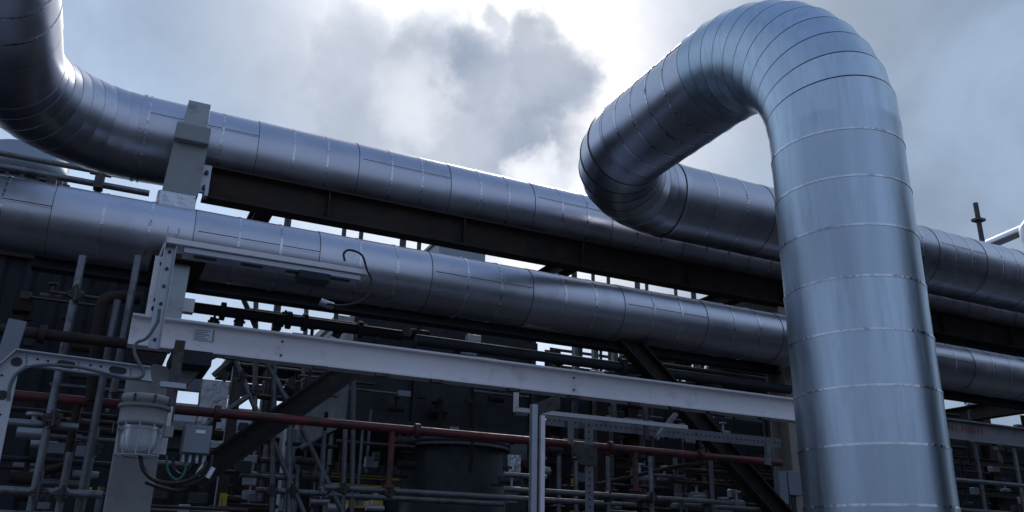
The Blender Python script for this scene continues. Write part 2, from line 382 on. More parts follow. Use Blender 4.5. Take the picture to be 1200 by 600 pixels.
# bracing and columns under the girder
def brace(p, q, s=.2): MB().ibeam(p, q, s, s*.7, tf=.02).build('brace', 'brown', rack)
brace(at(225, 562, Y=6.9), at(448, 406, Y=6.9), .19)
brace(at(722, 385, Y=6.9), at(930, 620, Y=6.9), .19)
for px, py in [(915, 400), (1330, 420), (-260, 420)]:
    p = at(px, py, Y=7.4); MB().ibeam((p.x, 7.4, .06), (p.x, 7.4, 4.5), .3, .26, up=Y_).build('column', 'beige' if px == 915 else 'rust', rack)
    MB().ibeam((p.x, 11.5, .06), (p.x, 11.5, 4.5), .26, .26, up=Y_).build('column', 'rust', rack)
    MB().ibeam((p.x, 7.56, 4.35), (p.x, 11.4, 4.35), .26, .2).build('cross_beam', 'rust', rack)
# tie beam running just behind the lower pipe
MB().ibeam((at(40, 300, Y=7.5).x, 7.5, 3.82), (44, 7.5, 3.82), .12, .14).build('tie_beam', 'dark', rack)

# ------------------------------------------------------------------ white beam
a, b_ = hz(155, 372, 1400, 5.4)
a.z = EYE.z+5.4*math.tan(rad(14.25)); ztop = a.z; bh = .19
bm = thing('steel_beam', 'long white painted steel beam crossing below the lower silver pipe', 'beam', (a.x, 5.4, ztop))
zc = ztop-bh/2
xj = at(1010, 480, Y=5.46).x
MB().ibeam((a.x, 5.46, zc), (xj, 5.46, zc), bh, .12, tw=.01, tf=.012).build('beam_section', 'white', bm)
MB().ibeam((xj+.012, 5.46, zc), (20, 5.46, zc), bh, .12, tw=.01, tf=.012).build('beam_section', 'shaded_white', bm)  # same beam continued; darker grey stands in for the shade on it
x = a.x+.9
while x < xj-.3:
    for dz in (-.045, .045): MB().tube((x, 5.455, zc+dz), (x, 5.445, zc+dz), .008, 6).build('bolt', 'galvd', bm)
    x += 2.15
MB().bb((xj, 5.40, zc-bh/2-.01), (xj+.011, 5.52, zc+bh/2+.01)).build('splice_plate', 'grey', bm)
s = at(238, 393, Y=5.45)
lab = MB().bb((s.x-.055, 5.444, s.z-.032), (s.x+.055, 5.4535, s.z+.038)).build('label_plate', 'paper', bm)
for k in range(5):
    MB().bb((s.x-.05, 5.441, s.z+.026-k*.013), (s.x-.05+(.085, .07, .088, .06, .08)[k], 5.4435, s.z+.031-k*.013)).build('print_line', 'ink', lab)
MB().bb((s.x+.056, 5.443, s.z-.034), (s.x+.064, 5.4535, s.z+.04)).build('tape_edge', 'beige', bm)
# red stencilled writing on the far, shaded stretch beyond the riser
def text(name, body, size, loc, rot, m, parent, sx=1):
    cu = bpy.data.curves.new(name, 'FONT'); cu.body = body; cu.size = size; cu.extrude = .001; cu.align_x = 'LEFT'
    cu.materials.append(M[m]); o = bpy.data.objects.new(name, cu); col.objects.link(o)
    dg = bpy.context.evaluated_depsgraph_get(); me = bpy.data.meshes.new_from_object(o.evaluated_get(dg)); bpy.data.objects.remove(o)
    o = bpy.data.objects.new(name, me); col.objects.link(o); me.materials.clear(); me.materials.append(M[m])
    o.parent = parent; o.location = Vector(loc)-Vector(parent['_w']); o.rotation_euler = rot; o.scale = (sx, 1, 1); return o
t0 = at(1111, 503, Y=5.45)
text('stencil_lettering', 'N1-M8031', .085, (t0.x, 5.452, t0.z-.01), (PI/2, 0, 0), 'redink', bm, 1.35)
x = a.x+.55
while x < 9:      # clips gripping the bottom flange
    MB().bb((x, 5.39, ztop-bh-.022), (x+.09, 5.43, ztop-bh-.001)).build('flange_clip', 'galvd', bm); x += random.uniform(.35, .6)

# ------------------------------------------------------------------ grey support column with saddle
cx0 = at(121, 600, Y=5.55).x; cx1 = at(176, 600, Y=5.55).x
cl = thing('support_column', 'grey painted box column at lower left behind the caged floodlight', 'column', ((cx0+cx1)/2, 5.65, 0))
ctop = at(170, 440, Y=5.55).z
MB().bb((cx0, 5.55, .06), (cx1, 5.8, ctop)).build('shaft', 'grey', cl, .008)
hx = at(165, 440, Y=5.55).x
MB().prism([(hx, ctop-.02), (cx1+.10, ctop-.02), (cx1+.155, ztop-bh-.09), (cx1+.03, ztop-bh-.09), (hx+.06, ctop+.08)], 'y', 5.56, 5.78).build('haunch', 'grey', cl)
MB().bb((cx1-.03, 5.36, ztop-bh-.09), (cx1+.2, 5.8, ztop-bh-.002)).build('bearing_block', 'dark', cl, .004)
# tapered saddle stool between the beam and the lower pipe
q0 = at(166, 380, Y=5.95); q1 = at(208, 375, Y=5.95); q2 = at(205, 322, Y=6.5); q3 = at(176, 322, Y=6.5)
sd_ = thing('pipe_stool', 'dark tapered steel stool holding the lower silver pipe above the white beam', 'pipe support', (q0.x, 6.3, ztop))
mbx = MB(); lo = [(q0.x, 5.6), (q1.x, 5.6), (q1.x, 6.9), (q0.x, 6.9)]; hi = [(q0.x+.1, 6.5), (q1.x+.06, 6.5), (q1.x+.06, 7.1), (q0.x+.1, 7.1)]
mbx.rings([[Vector((p[0], p[1], ztop+.002)) for p in lo], [Vector((p[0], p[1], ZB-.30)) for p in hi]], smooth=False)
mbx.build('stool_body', 'grey', sd_)
MB().bb((q0.x, 6.4, ZB-.298), (q1.x+.16, 7.2, ZB-.26)).build('saddle_plate', 'rust', sd_)
MB().bb((q0.x+.04, 6.35, ztop+.30), (q1.x+.12, 6.43, ztop+.40)).build('cross_lug', 'white', sd_)

# ------------------------------------------------------------------ caged floodlight
fy = 4.95
f0, f1 = at(139, 470, Y=fy), at(197, 470, Y=fy); fr = (f1.x-f0.x)/2*1.04; fc = Vector(((f0.x+f1.x)/2+.012, fy+.03, 0))
zt = at(168, 466, Y=fy).z; zm = at(168, 497, Y=fy).z; zb = at(168, 533, Y=fy).z
fl = thing('floodlight', 'round grey floodlight with wire guard hanging before the grey column', 'light', (fc.x, fc.y, zb))
def lathe(prof, c, n=40):
    mb = MB(); mb.rings([[Vector((c.x+r*math.cos(2*PI*k/n), c.y+r*math.sin(2*PI*k/n), z)) for k in range(n)] for r, z in prof], caps=True); return mb
h = lathe([(fr*.86, zt+.015), (fr*1.0, zt+.01), (fr*1.03, zt), (fr*1.03, zt-.025), (fr*.95, zt-.03), (fr*.95, zm+.012), (fr*.97, zm), (fr*.85, zm-.008)], fc).build('housing', 'lamp', fl)
lathe([(fr*1.06, zt-.043), (fr*1.06, zt-.058), (fr*.94, zt-.059), (fr*.94, zt-.042)], fc).build('rim_ring', 'lamp', fl)
for k in range(8):
    an = k*PI/4+.3
    MB().bb((fc.x+fr*1.04*math.cos(an)-.006, fc.y+fr*1.04*math.sin(an)-.006, zt-.034), (fc.x+fr*1.04*math.cos(an)+.006, fc.y+fr*1.04*math.sin(an)+.006, zt+.006)).build('clamp_bolt', 'galvd', h)
lathe([(fr*.74, zm-.01), (fr*.73, zb+.05), (fr*.6, zb+.015), (fr*.3, zb)], fc).build('glass_bowl', 'glass', fl)
lathe([(fr*.45, zm-.01), (fr*.45, zm-.04), (fr*.28, zm-.05), (fr*.26, zb+.05), (fr*.1, zb+.03)], fc).build('lamp_tube', 'paper', fl)
for k in range(10):
    an = k*2*PI/10+.2; c_, s_ = math.cos(an), math.sin(an)
    MB().sweep([(fc.x+fr*.93*c_, fc.y+fr*.93*s_, zm), (fc.x+fr*.9*c_, fc.y+fr*.9*s_, (zm+zb)/2), (fc.x+fr*.84*c_, fc.y+fr*.84*s_, zb-.008)], .004, 6).build('guard_wire', 'strut', fl)
for zz, rr in ((zm-.03, .935), (zb-.006, .85), (zb-.006, .55)):
    MB().sweep([(fc.x+fr*rr*math.cos(2*PI*k/32), fc.y+fr*rr*math.sin(2*PI*k/32), zz) for k in range(32)], .003, 6, closed=True, caps=False).build('guard_ring', 'strut', fl)
for sx in (-1, 1):
    MB().bb((fc.x+sx*fr*1.0-.012, fc.y-.03, zm-.055), (fc.x+sx*fr*1.0+.022*sx+.012, fc.y+.03, zm+.0)).build('side_lug', 'lamp', fl)
MB().bb((fc.x-.03, fc.y+fr*.9, zm), (fc.x+.03, 5.549, zm+.05)).build('mounting_arm', 'lamp', fl)

# ------------------------------------------------------------------ junction box and its post
jy = 5.05
j0, j1 = at(217, 497, Y=jy), at(245, 533, Y=jy)
jb = thing('junction_box', 'small grey junction box with four cable glands right of the floodlight', 'junction box', (j0.x, jy, j1.z))
bx = MB().bb((j0.x, jy, j1.z), (j1.x, jy+.11, j0.z)).build('enclosure', 'lgrey', jb, .006)
MB().bb((j0.x+.004, jy-.012, j1.z+.004), (j1.x-.004, jy-.001, j0.z-.004)).build('lid', 'lgrey', jb, .003)
MB().bb((j0.x+.06, jy-.0145, j0.z-.045), (j0.x+.11, jy-.0125, j0.z-.027)).build('name_plate', 'paper', jb)
gx = [j0.x+.02+k*(j1.x-j0.x-.04)/3 for k in range(4)]
for g in gx: MB().tube((g, jy+.05, j1.z), (g, jy+.05, j1.z-.045), .013, 8).build('gland', 'strut', jb)
p, q = vt(208, 396, 532, 5.12)
ps = thing('strut_post', 'short white strut plate post standing between floodlight and junction box', 'post', q)
MB().bb((p.x-.03, 5.12, q.z+.0), (p.x+.035, 5.16, upto(p, 476).z)).build('plate', 'white', ps)
MB().bb((p.x-.005, 5.17, upto(p, 478).z-.06), (p.x+.05, 5.21, p.z)).build('channel', 'galvd', ps)
MB().bb((p.x-.05, 5.165, upto(p, 452).z), (p.x+.09, 5.22, upto(p, 446).z)).build('cross_bar', 'strut', ps)
def curve(pts, n=10):
    P = [Vector(p) for p in pts]; P = [2*P[0]-P[1]]+P+[2*P[-1]-P[-2]]; out = []
    for i in range(1, len(P)-2):
        for k in range(n):
            t = k/n; a, b, c, d = P[i-1:i+3]
            out.append(.5*((2*b)+(c-a)*t+(2*a-5*b+4*c-d)*t*t+(3*b-a-3*c+d)*t**3))
    out.append(P[-2]); return out
def cable(pts, r, m, label, name='cable', cat='cable'):
    return tag(MB().sweep(curve(pts), r, 8).build(name, m), label, cat)
def pp(l, Y): return [at(x, y, Y=Y) for x, y in l]
cable(pp([(164, 533), (168, 550), (180, 562), (200, 566), (222, 562), (238, 550), (242, 541)], 5.0), .011, 'cable', 'thick black cable drooping from the floodlight to the junction box')
cable(pp([(195, 534), (197, 552), (206, 562), (215, 556), (219, 541)], 5.06), .007, 'gcable', 'green earth cable looping below the white strut plate')
cable(pp([(203, 535), (204, 550), (215, 556), (228, 540)], 5.09), .009, 'cable', 'short black cable loop behind the green cable')
cable(pp([(236, 541), (232, 552), (224, 568), (210, 575), (190, 572), (170, 565)], 5.12), .010, 'cable', 'black cable sagging low beneath the junction box')
cable(pp([(249, 533), (246, 548), (234, 563), (215, 570)], 5.04), .010, 'cable', 'black cable with pale sleeve right of the junction box')
for l, c in ([((231, 557), (239, 545)), 'white sleeve on the cable directly beneath the junction box'], [((243, 560), (250, 548)), 'white sleeve on the cable farthest right of the box']):
    u_, v_ = pp(l, 5.03); tag(MB().tube(u_, v_, .014, 10).build('cable_sleeve', 'paper'), c, 'cable sleeve')

# ------------------------------------------------------------------ perforated tray arm at far left
ty = 4.6
tr = thing('cable_tray', 'light perforated cable tray arm bending down at the left edge', 'cable tray', at(10, 440, Y=ty))
def plate_holes(poly_px, Y, d, name, m, parent, holes):
    """plate outline sighted on plane Y with oval slots shown as deep dark pockets"""
    P = [at(x, y, Y=Y) for x, y in poly_px]
    o = MB().prism([(v.x, v.z) for v in P], 'y', Y, Y+d).build(name, m, parent, .0)
    return o
plate_holes([(20, 412), (176, 432), (178, 447), (30, 428), (22, 434), (8, 500), (-12, 600), (-50, 600), (-22, 450), (0, 427)], ty, .004, 'tray_web', 'tray', tr, [])
e0 = pp([(20, 411), (176, 431.5)], ty); MB().bar(e0[0]+Vector((0, -.02, 0)), e0[1]+Vector((0, -.02, 0)), .045, .005).build('upper_flange', 'tray', tr)
e0 = pp([(-14, 440), (20, 411)], ty); MB().bar(e0[0]+Vector((0, -.02, 0)), e0[1]+Vector((0, -.02, 0)), .045, .005).build('corner_flange', 'tray', tr)
e0 = pp([(30, 429), (178, 448)], ty); MB().bar(e0[0]+Vector((0, -.02, 0)), e0[1]+Vector((0, -.02, 0)), .045, .005).build('lower_flange', 'tray', tr)
def slot(px0, py0, px1, py1, Y, h, m='cable', par=None):
    a_ = at(px0, py0, Y=Y); b__ = at(px1, py1, Y=Y); n = 8; pts = []
    ux = (b__-a_).normalized(); uz = Vector((-ux.z, 0, ux.x))
    for k in range(n+1): t = PI/2+PI*k/n; pts.append(a_+ux*math.cos(t)*h/2+uz*math.sin(t)*h/2)
    for k in range(n+1): t = -PI/2+PI*k/n; pts.append(b__+ux*math.cos(t)*h/2+uz*math.sin(t)*h/2)
    MB().prism([(v.x, v.z) for v in pts], 'y', Y-.0025, Y-.0005).build('slot', m, par)
slot(71, 426, 84, 428, ty, .034, par=tr); slot(132, 433, 144, 435, ty, .034, par=tr); slot(19, 424, 20, 424, ty, .045, par=tr); slot(2, 463, 3, 463, ty, .045, par=tr)
for hx_, hy_ in [(44, 421), (56, 423), (106, 428), (118, 429.5), (2, 440), (0, 486)]:
    slot(hx_, hy_, hx_+.4, hy_, ty, .011, par=tr)
for hx_, hy_ in [(31, 419), (92, 427), (153, 435)]:
    for k in range(4): slot(hx_, hy_+k*3-2, hx_+.3, hy_+k*3-2, ty, .006, par=tr)
cable(pp([(10, 470), (12, 452), (22, 436), (45, 428), (90, 430), (150, 443), (168, 438), (158, 415), (160, 402), (172, 396), (184, 378), (187, 362)], ty-.06), .008, 'grcable', 'grey cable clipped along the left tray arm and up to the white beam')
p = thing('stub_post', 'pale stub post leaning behind the left tray arm', 'post', at(8, 420, Y=5.4))
MB().bar(*pp([(4, 430), (21, 376)], 5.4), .09, .05).build('tube_body', 'lgrey', p)

# ------------------------------------------------------------------ vertical strut with plate, and the long fitting
uy = 5.05
up_ = thing('strut_post', 'tall bolted strut channel rising past the lower silver pipe', 'post', at(203, 405, Y=uy))
t_, b2 = vt(203.5, 268, 408, uy)
wd = .03
for sx in (-1, 1): MB().bb((t_.x+sx*wd-.003, uy-.03, b2.z), (t_.x+sx*wd+.003, uy+.012, t_.z)).build('side_flange', 'strut', up_)
MB().bb((t_.x-wd, uy+.008, b2.z), (t_.x+wd, uy+.013, t_.z-.03)).build('web', 'strut', up_)
k = 0; z = b2.z+.05
while z < t_.z-.05:
    MB().tube((t_.x, uy+.008, z), (t_.x, uy-.002, z), .010, 8).build('bolt', 'galvd', up_); z += .105
t2, b3 = vt(192, 301, 372, uy+.02)
wp = MB().bb((t2.x-.045, uy+.02, b3.z), (t2.x+.045, uy+.026, t2.z)).build('slotted_plate', 'white', up_)
for f_, h_ in ((.12, .012), (.5, .0), (.72, .012), (.86, .016)):
    zz = t2.z+(b3.z-t2.z)*f_
    if h_: MB().tube((t2.x-.005, uy+.0195, zz), (t2.x-.005, uy+.0175, zz), h_, 10).build('hole', 'cable', wp)
zz = t2.z+(b3.z-t2.z)*.34; MB().bb((t2.x-.005, uy+.0175, zz-.05), (t2.x+.03, uy+.0195, zz+.05)).build('slot', 'cable', wp)
lf0, lf1 = hz(196, 281, 433, 5.0)
lf0.z = at(320, 302, Y=5.0).z; lf1.z = lf0.z
lt = thing('light_fitting', 'long slim white light fitting held in front of the lower silver pipe', 'light', lf0)
MB().bb((lf0.x, 5.0, lf0.z-.012), (lf1.x, 5.17, lf0.z+.022)).build('casing', 'white', lt, .004)
MB().bb((lf0.x+.1, 5.02, lf0.z-.045), (lf1.x-.05, 5.15, lf0.z-.013)).build('under_tray', 'strut', lt)
nx = lf0.x+.16; i = 0
while nx < lf1.x-.2:
    MB().bb((nx, 5.06, lf0.z-.049), (nx+.13, 5.10, lf0.z-.0455)).build('slot', 'cable', lt); nx += .27
bx0 = along(lf0, 352).x; bx1 = along(lf0, 388).x
MB().bb((bx0, 4.985, lf0.z-.10), (bx1, 5.13, lf0.z-.05)).build('control_gear_box', 'dark', lt, .004)
MB().bar(lf0+Vector((.0, .05, 0)), Vector((t_.x-.05, uy+.05, lf0.z-.12)), .02, .02).build('corner_stay', 'strut', lt)
cable(pp([(404, 306), (403, 297), (410, 293), (424, 299), (430, 316), (435, 328), (432, 345), (420, 354), (400, 358), (383, 356)], 4.97), .0075, 'cable', 'black cable looping off the end of the long light fitting')
gq = at(381, 356, Y=5.02); tag(MB().tube(gq-Vector((.03, 0, -.01)), gq+Vector((.05, 0, -.01)), .022, 10).build('cable_gland', 'strut'), 'metal gland at the lower end of the looping black cable', 'cable gland')

# ------------------------------------------------------------------ strut post in the middle
p, q = vt(631, 474, 640, 5.1)
mp_ = thing('strut_post', 'pale double channel post with bracket standing below the white beam', 'post', (q.x, q.y, 0))
MB().bb((p.x-.045, 5.10, 0.06), (p.x-.005, 5.14, p.z)).build('left_channel', 'strut', mp_)
MB().bb((p.x-.006, 5.125, 0.06), (p.x+.02, 5.16, p.z-.05)).build('channel_web', 'galvd', mp_)
MB().bb((p.x+.02, 5.095, 0.06), (p.x+.05, 5.14, p.z-.07)).build('right_channel', 'white', mp_)
z = p.z-.15
while z > .8:
    MB().tube((p.x+.008, 5.125, z), (p.x+.008, 5.115, z), .009, 8).build('bolt', 'galvd', mp_); z -= .2
br = plate_holes([(629, 472), (656, 461), (657, 479), (631, 486)], 5.16, .01, 'bracket', 'galvd', mp_, [])
slot(643, 474, 645, 473.5, 5.16, .03, par=br)
# white channel frame and slotted angles behind it
ch = thing('channel_frame', 'thin white channel with upturned corner behind the middle strut post', 'channel', at(606, 480, Y=5.9))
u0, u1 = hz(604, 479, 806, 5.9)
MB().bb((u0.x, 5.9, u0.z-.02), (u1.x, 5.94, u0.z+.012)).build('channel_rail', 'white', ch)
MB().bb((u0.x-.0, 5.895, u0.z+.013), (u0.x+.025, 5.94, at(604, 456, Y=5.9).z)).build('channel_riser', 'white', ch)
sa = thing('slotted_angle_frame', 'grey slotted angle frame with gusset beneath the white beam', 'frame', at(690, 600, Y=6.3))
def slotted(a_, b__, w_, par, name='slotted_rail', step=.05):
    MB().bar(a_, b__, .004, w_, up=Z_ if abs((b__-a_).normalized().z) < .9 else X).build(name, 'strutd', par)
    d = b__-a_; n = int(d.length/step)
    mb = MB()
    for k in range(n):
        c = a_+d*((k+.5)/n)+Vector((0, -.003, 0)); mb.tube(c, c+Vector((0, -.001, 0)), .009, 8)
    o = mb.build('punched_holes', 'cable', par)
s0, s1 = hz(640, 492, 915, 6.3)
slotted(s0, s1, .09, sa)
s2, s3 = vt(690, 494, 640, 6.25); 
MB().bb((s2.x-.04, 6.25, .06), (s2.x+.04, 6.254, s2.z)).build('slotted_upright', 'strutd', sa)
mb = MB(); z = .8
while z < s2.z: mb.tube((s2.x, 6.2495, z), (s2.x, 6.248, z), .010, 8); z += .055
mb.build('punched_holes', 'cable', sa)
g_ = plate_holes([(668, 520), (700, 522), (700, 546), (680, 544)], 6.23, .008, 'gusset', 'galvd', sa, [])
u0, u1 = vt(669, 492, 520, 6.27); MB().bb((u0.x-.03, 6.27, u1.z), (u0.x+.03, 6.274, u0.z)).build('hanger', 'strutd', sa)
for px, a1, b1 in ((757, 475, 515), (720, 470, 492)):
    u0, u1 = vt(px, a1, b1, 6.2); MB().bb((u0.x-.02, 6.2, u1.z), (u0.x+.02, 6.23, u0.z)).build('hanger', 'galvd', sa)
MB().bar(*pp([(792, 485), (768, 515)], 6.15), .05, .03).build('stay', 'strutd', sa)
MB().bar(*pp([(900, 514), (900, 545)], 6.15), .06, .03).build('hanger', 'strutd', sa)

# ------------------------------------------------------------------ red-brown service pipes
def pipe_thing(name, label, pts, r, m, cat='pipe', n=14, group=None, flanges=()):
    t = thing(name, label, cat, pts[0], group)
    MB().sweep(pts, r, n).build('pipe_run', m, t)
    for k in flanges:
        d = (pts[-1]-pts[0]).normalized(); c = pts[0]+(pts[-1]-pts[0])*k
        f = MB().tube(c-d*.02, c+d*.02, r*1.7, 16).build('flange', m, t)
    return t
a_, b__ = hz(-60, 458, 915, 6.6); a_.z = at(400, 497, Y=6.6).z; b__.z = a_.z
rp = pipe_thing('service_pipe', 'red painted pipe running level below the white beam from left to right', [a_, b__], .035, 'red', flanges=(.24, .46, .72, .86))
for px, y1 in ((460, 572), (744, 576)):
    c = along(a_, px); e = upto(c, y1); MB().tube(c, e, .026, 12).build('drop_leg', 'red', rp)
    MB().tube(e, e+Vector((0, 0, .03)), .05, 12).build('valve_flange', 'red', rp)
for px, y1 in ((92, 545),):
    c = along(a_, px); e = upto(c, y1); MB().sweep([c, e+Vector((0, 0, .1)), e, e+Vector((-.12, 0, -.05))], .028, 12).build('drop_leg', 'rust', rp)
MB().sweep(pp([(700, 568), (790, 547), (900, 535)], 7.6), .022, 10).build('side_run', 'rust', rp)
a_, b__ = hz(-60, 379, 200, 6.0)
pipe_thing('service_pipe', 'rusty bare pipe crossing in front of the posts at upper left', [a_, b__], .035, 'rust', flanges=(.4,))
pipe_thing('elbow_pipe', 'dark rusty pipe bending down behind the upper left rusty pipe', curve(pp([(165, 350), (140, 348), (124, 352), (118, 368), (112, 420), (108, 470)], 6.4), 8), .045, 'rust')
a_, b__ = hz(203, 357, 470, 7.6)
dp = pipe_thing('service_pipe', 'black pipe with flanged joints seen against sky above the white beam', [a_, b__], .048, 'dark', flanges=(.2, .48, .55, .80))
a_, b__ = hz(290, 364, 430, 7.9)
pipe_thing('service_pipe', 'thin dark pipe just above the flanged black pipe', [a_, b__], .028, 'galvd')
a_, b__ = hz(487, 398, 925, 7.0)
pipe_thing('service_pipe', 'dark pipe running close above the white beam in the middle', [a_, b__], .05, 'dark', flanges=(.5,))
a_, b__ = hz(760, 426, 925, 7.8)
pipe_thing('service_pipe', 'thin dull pipe beneath the lower silver pipe near the riser', [a_, b__], .03, 'galvd')
a_, b__ = hz(1095, 560, 1300, 6.9)
pipe_thing('service_pipe', 'thin pale pipe right of the riser near the bottom edge', [a_, b__], .025, 'galv')
a_, b__ = hz(1095, 405, 1300, 8.6)
pipe_thing('service_pipe', 'dark pipe tucked behind the lower silver pipe right of the riser', [a_, b__], .05, 'dark')

# ------------------------------------------------------------------ scaffolding
def scaffold(label, lines, base, couplers, Yc, group=None, r=.0242, m='galv'):
    t = thing('scaffolding', label, 'scaffold', base, group)
    for l in lines: MB().tube(l[0], l[1], r if len(l) < 3 else l[2], 12).build('tube', m, t)
    for px, py, Y in couplers:
        c = at(px, py, Y=Y)
        k = MB(); k.box(c, (.075, .075, .075), Matrix.Rotation(random.uniform(0, 1), 3, 'Y')); k.tube(c+Vector((-.05, -.03, .0)), c+Vector((.05, -.03, 0)), .012, 6); k.tube(c+Vector((0, -.05, -.055)), c+Vector((0, -.05, .055)), .012, 6)
        k.build('coupler', 'galvd', t)
    return t
def dg(x0, y0, Y0, x1, y1, Y1_=None): return (at(x0, y0, Y=Y0), at(x1, y1, Y=Y1_ if Y1_ else Y0))
yl = 6.15
scaffold('galvanised tube scaffolding of tall posts at the far left', [vt(97, 300, 640, yl), vt(162, 300, 460, yl+.1), vt(138, 352, 640, yl), hz(-60, 489, 92, yl), hz(-60, 571, 120, yl-.1), vt(82, 530, 640, yl+.3),
    vt(113, 500, 640, yl+.4), hz(40, 565, 93, yl+.5), hz(-60, 600, 120, yl-.1)], at(60, 640, Y=yl),
    [(89, 345, yl-.05), (64, 490, yl-.05), (46, 577, yl-.1), (72, 580, yl-.1), (112, 525, yl+.35), (60, 493, yl)], yl)
yc = 7.7
scaffold('galvanised tube scaffolding with sloping tubes in the middle left', [dg(270, 410, yc, 305, 492), dg(311, 422, yc, 338, 472), dg(322, 420, yc, 318, 640), dg(340, 470, yc, 338, 640),
    dg(316, 508, yc, 360, 610), dg(354, 503, yc, 402, 602), dg(405, 500, yc, 400, 640), dg(380, 505, yc, 377, 570), dg(232, 505, yc, 300, 458), dg(225, 430, yc, 262, 412), dg(250, 440, yc, 275, 418),
    hz(300, 574, 382, yc), hz(380, 571, 745, yc-.4), hz(385, 580, 590, yc), dg(285, 350, yc, 300, 384), dg(352, 526, yc, 378, 510), dg(415, 440, yc, 412, 600), dg(300, 350, yc+.4, 298, 520), dg(360, 340, yc+1, 352, 520)], at(320, 640, Y=yc),
    [(318, 575, yc-.05), (300, 458, yc), (272, 412, yc-.03), (250, 378, yc), (280, 378, yc), (325, 382, yc), (333, 372, yc), (395, 390, yc), (342, 575, yc), (402, 573, yc-.4), (456, 577, yc-.45), (283, 442, yc), (262, 440, yc), (385, 356, yc), (340, 450, yc), (360, 448, yc), (300, 372, yc)], yc)
yr = 7.3
scaffold('galvanised tube scaffolding in the shade left of the riser', [vt(829, 480, 640, yr), vt(712, 535, 640, yr), vt(762, 535, 640, yr-.2), vt(655, 535, 640, yr+.4), vt(675, 540, 640, yr+.6), hz(640, 576, 860, yr-.35), hz(590, 556, 640, yr), hz(590, 573, 640, yr+.4), hz(800, 592, 935, yr)],
    at(760, 640, Y=yr), [(762, 583, yr-.35), (829, 520, yr-.05), (829, 588, yr-.05), (712, 582, yr-.3)], yr)
scaffold('galvanised tubes standing in the shade right of the riser', [vt(1187, 520, 640, 7.4), hz(1100, 596, 1300, 7.4), vt(1136, 480, 640, 7.9)], at(1187, 640, Y=7.4), [(1190, 596, 7.35)], 7.4)
# handrail and posts seen in the gap between girder and lower pipe, farther back
def rail(label, Y, y_top, posts, px0, px1, rails, m='galvd'):
    a_ = at(posts[0], y_top, Y=Y); t = thing('handrail', label, 'railing', (a_.x, Y, 0))
    for i, px in enumerate(posts):
        c = along(a_, px); MB().tube((c.x, Y, .06), (c.x, Y, a_.z+1.2), .03 if i % 3 else .045, 10).build('post', m, t)
    for dz in rails: MB().tube(along(a_, px0)+Vector((0, 0, dz)), along(a_, px1)+Vector((0, 0, dz)), .024, 8).build('rail', m, t)
    return t
rail('row of thin grey posts in the sky gap above the lower silver pipe at left', 10.5, 262, [337, 403, 423, 472, 491], 300, 500, (-1.6, -1.9))
rail('row of thin grey posts in the sky gap above the lower silver pipe at right', 11.0, 325, [673, 695, 713, 747, 758, 792, 813], 650, 860, (-1.2, -1.45))

# two rails with a coupler at upper left, tank behind
a_, b__ = hz(-60, 168, 175, 9.0); c_, d_ = hz(-60, 184, 175, 9.0)
hr = thing('handrail', 'two tube rails in front of the round tank at upper left', 'railing', a_)
MB().tube(a_, b__, .03, 12).build('top_rail', 'strutd', hr); MB().tube(c_, d_, .034, 12).build('lower_rail', 'galv', hr)
e_ = at(117, 210, Y=8.95); MB().box(e_, (.09, .12, .22)).tube(e_+Vector((-.1, 0, .05)), e_+Vector((.1, 0, .05)), .015, 6).build('coupler', 'galvd', hr); MB().tube((e_.x, 9.0, .06), (e_.x, 9.0, e_.z+.1), .035, 10).build('rail_post', 'galvd', hr)
e_ = at(60, 214, Y=8.95); MB().box(e_, (.09, .1, .1)).build('coupler', 'galvd', hr)
ty2 = 11.0; tc0 = at(22, 195, Y=ty2); tr_ = at(78, 200, Y=ty2).x-tc0.x; tz = at(22, 179, Y=ty2).z+.22
tk = thing('storage_tank', 'grey round topped tank behind the two rails at upper left', 'tank', (tc0.x, ty2+tr_, 0))
lathe([(tr_*.96, .06), (tr_*.96, tz-.35), (tr_, tz-.34), (tr_, tz-.22), (tr_*.97, tz-.2), (tr_*.97, tz-.05), (tr_*.8, tz), (tr_*.3, tz+.05), (.01, tz+.06)], Vector((tc0.x, ty2+tr_, 0))).build('shell', 'blueg', tk)
for k in range(9):
    an = PI+.2+k*.33; MB().box((tc0.x+tr_*1.02*math.cos(an), ty2+tr_+tr_*1.02*math.sin(an), tz-.45), (.12, .12, .1)).build('rim_bracket', 'galvd', tk)

# ------------------------------------------------------------------ clamp post by the left elbow, foil block
ky = 7.2
kp = thing('pipe_bracket', 'grey boxed steel bracket clasping the upper silver pipe beside its elbow', 'bracket', at(215, 226, Y=ky))
l0, l1, l2, l3 = [at(x, y, Y=ky) for x, y in ((190, 222), (232, 230), (245, 165), (206, 157))]
P0 = [Vector((v.x, ky, v.z)) for v in (l0, l1, l2, l3)]
MB().rings([P0, [v+Vector((0, .3, 0)) for v in P0]], smooth=False).build('box_leg', 'lamp', kp, .006)
c0, c1 = at(207, 164, Y=ky), at(247, 152, Y=ky)
MB().bb((c0.x-.02, ky-.07, c0.z-.01), (c1.x+.0, ky+.22, c1.z-.02)).build('cap_block', 'lamp', kp, .006)
zz = c1.z-.018; A_ = [Vector((c0.x+.02, ky-.04, zz)), Vector((c1.x-.03, ky-.04, zz)), Vector((c1.x-.03, ky+.2, zz)), Vector((c0.x+.02, ky+.2, zz))]
tt_ = at(221, 120, Y=ky+.25); t3 = at(247, 123, Y=ky+.25)
B_ = [Vector((tt_.x, ky+.2, tt_.z)), Vector((t3.x, ky+.2, tt_.z)), Vector((t3.x, ky+.36, tt_.z)), Vector((tt_.x, ky+.36, tt_.z))]
MB().rings([A_, B_], smooth=False).build('hook_block', 'lamp', kp, .005)
MB().bb((c1.x+.03, ky+.0, l1.z+.02), (c1.x+.06, ky+.1, l1.z+.12)).build('lug', 'strut', kp)
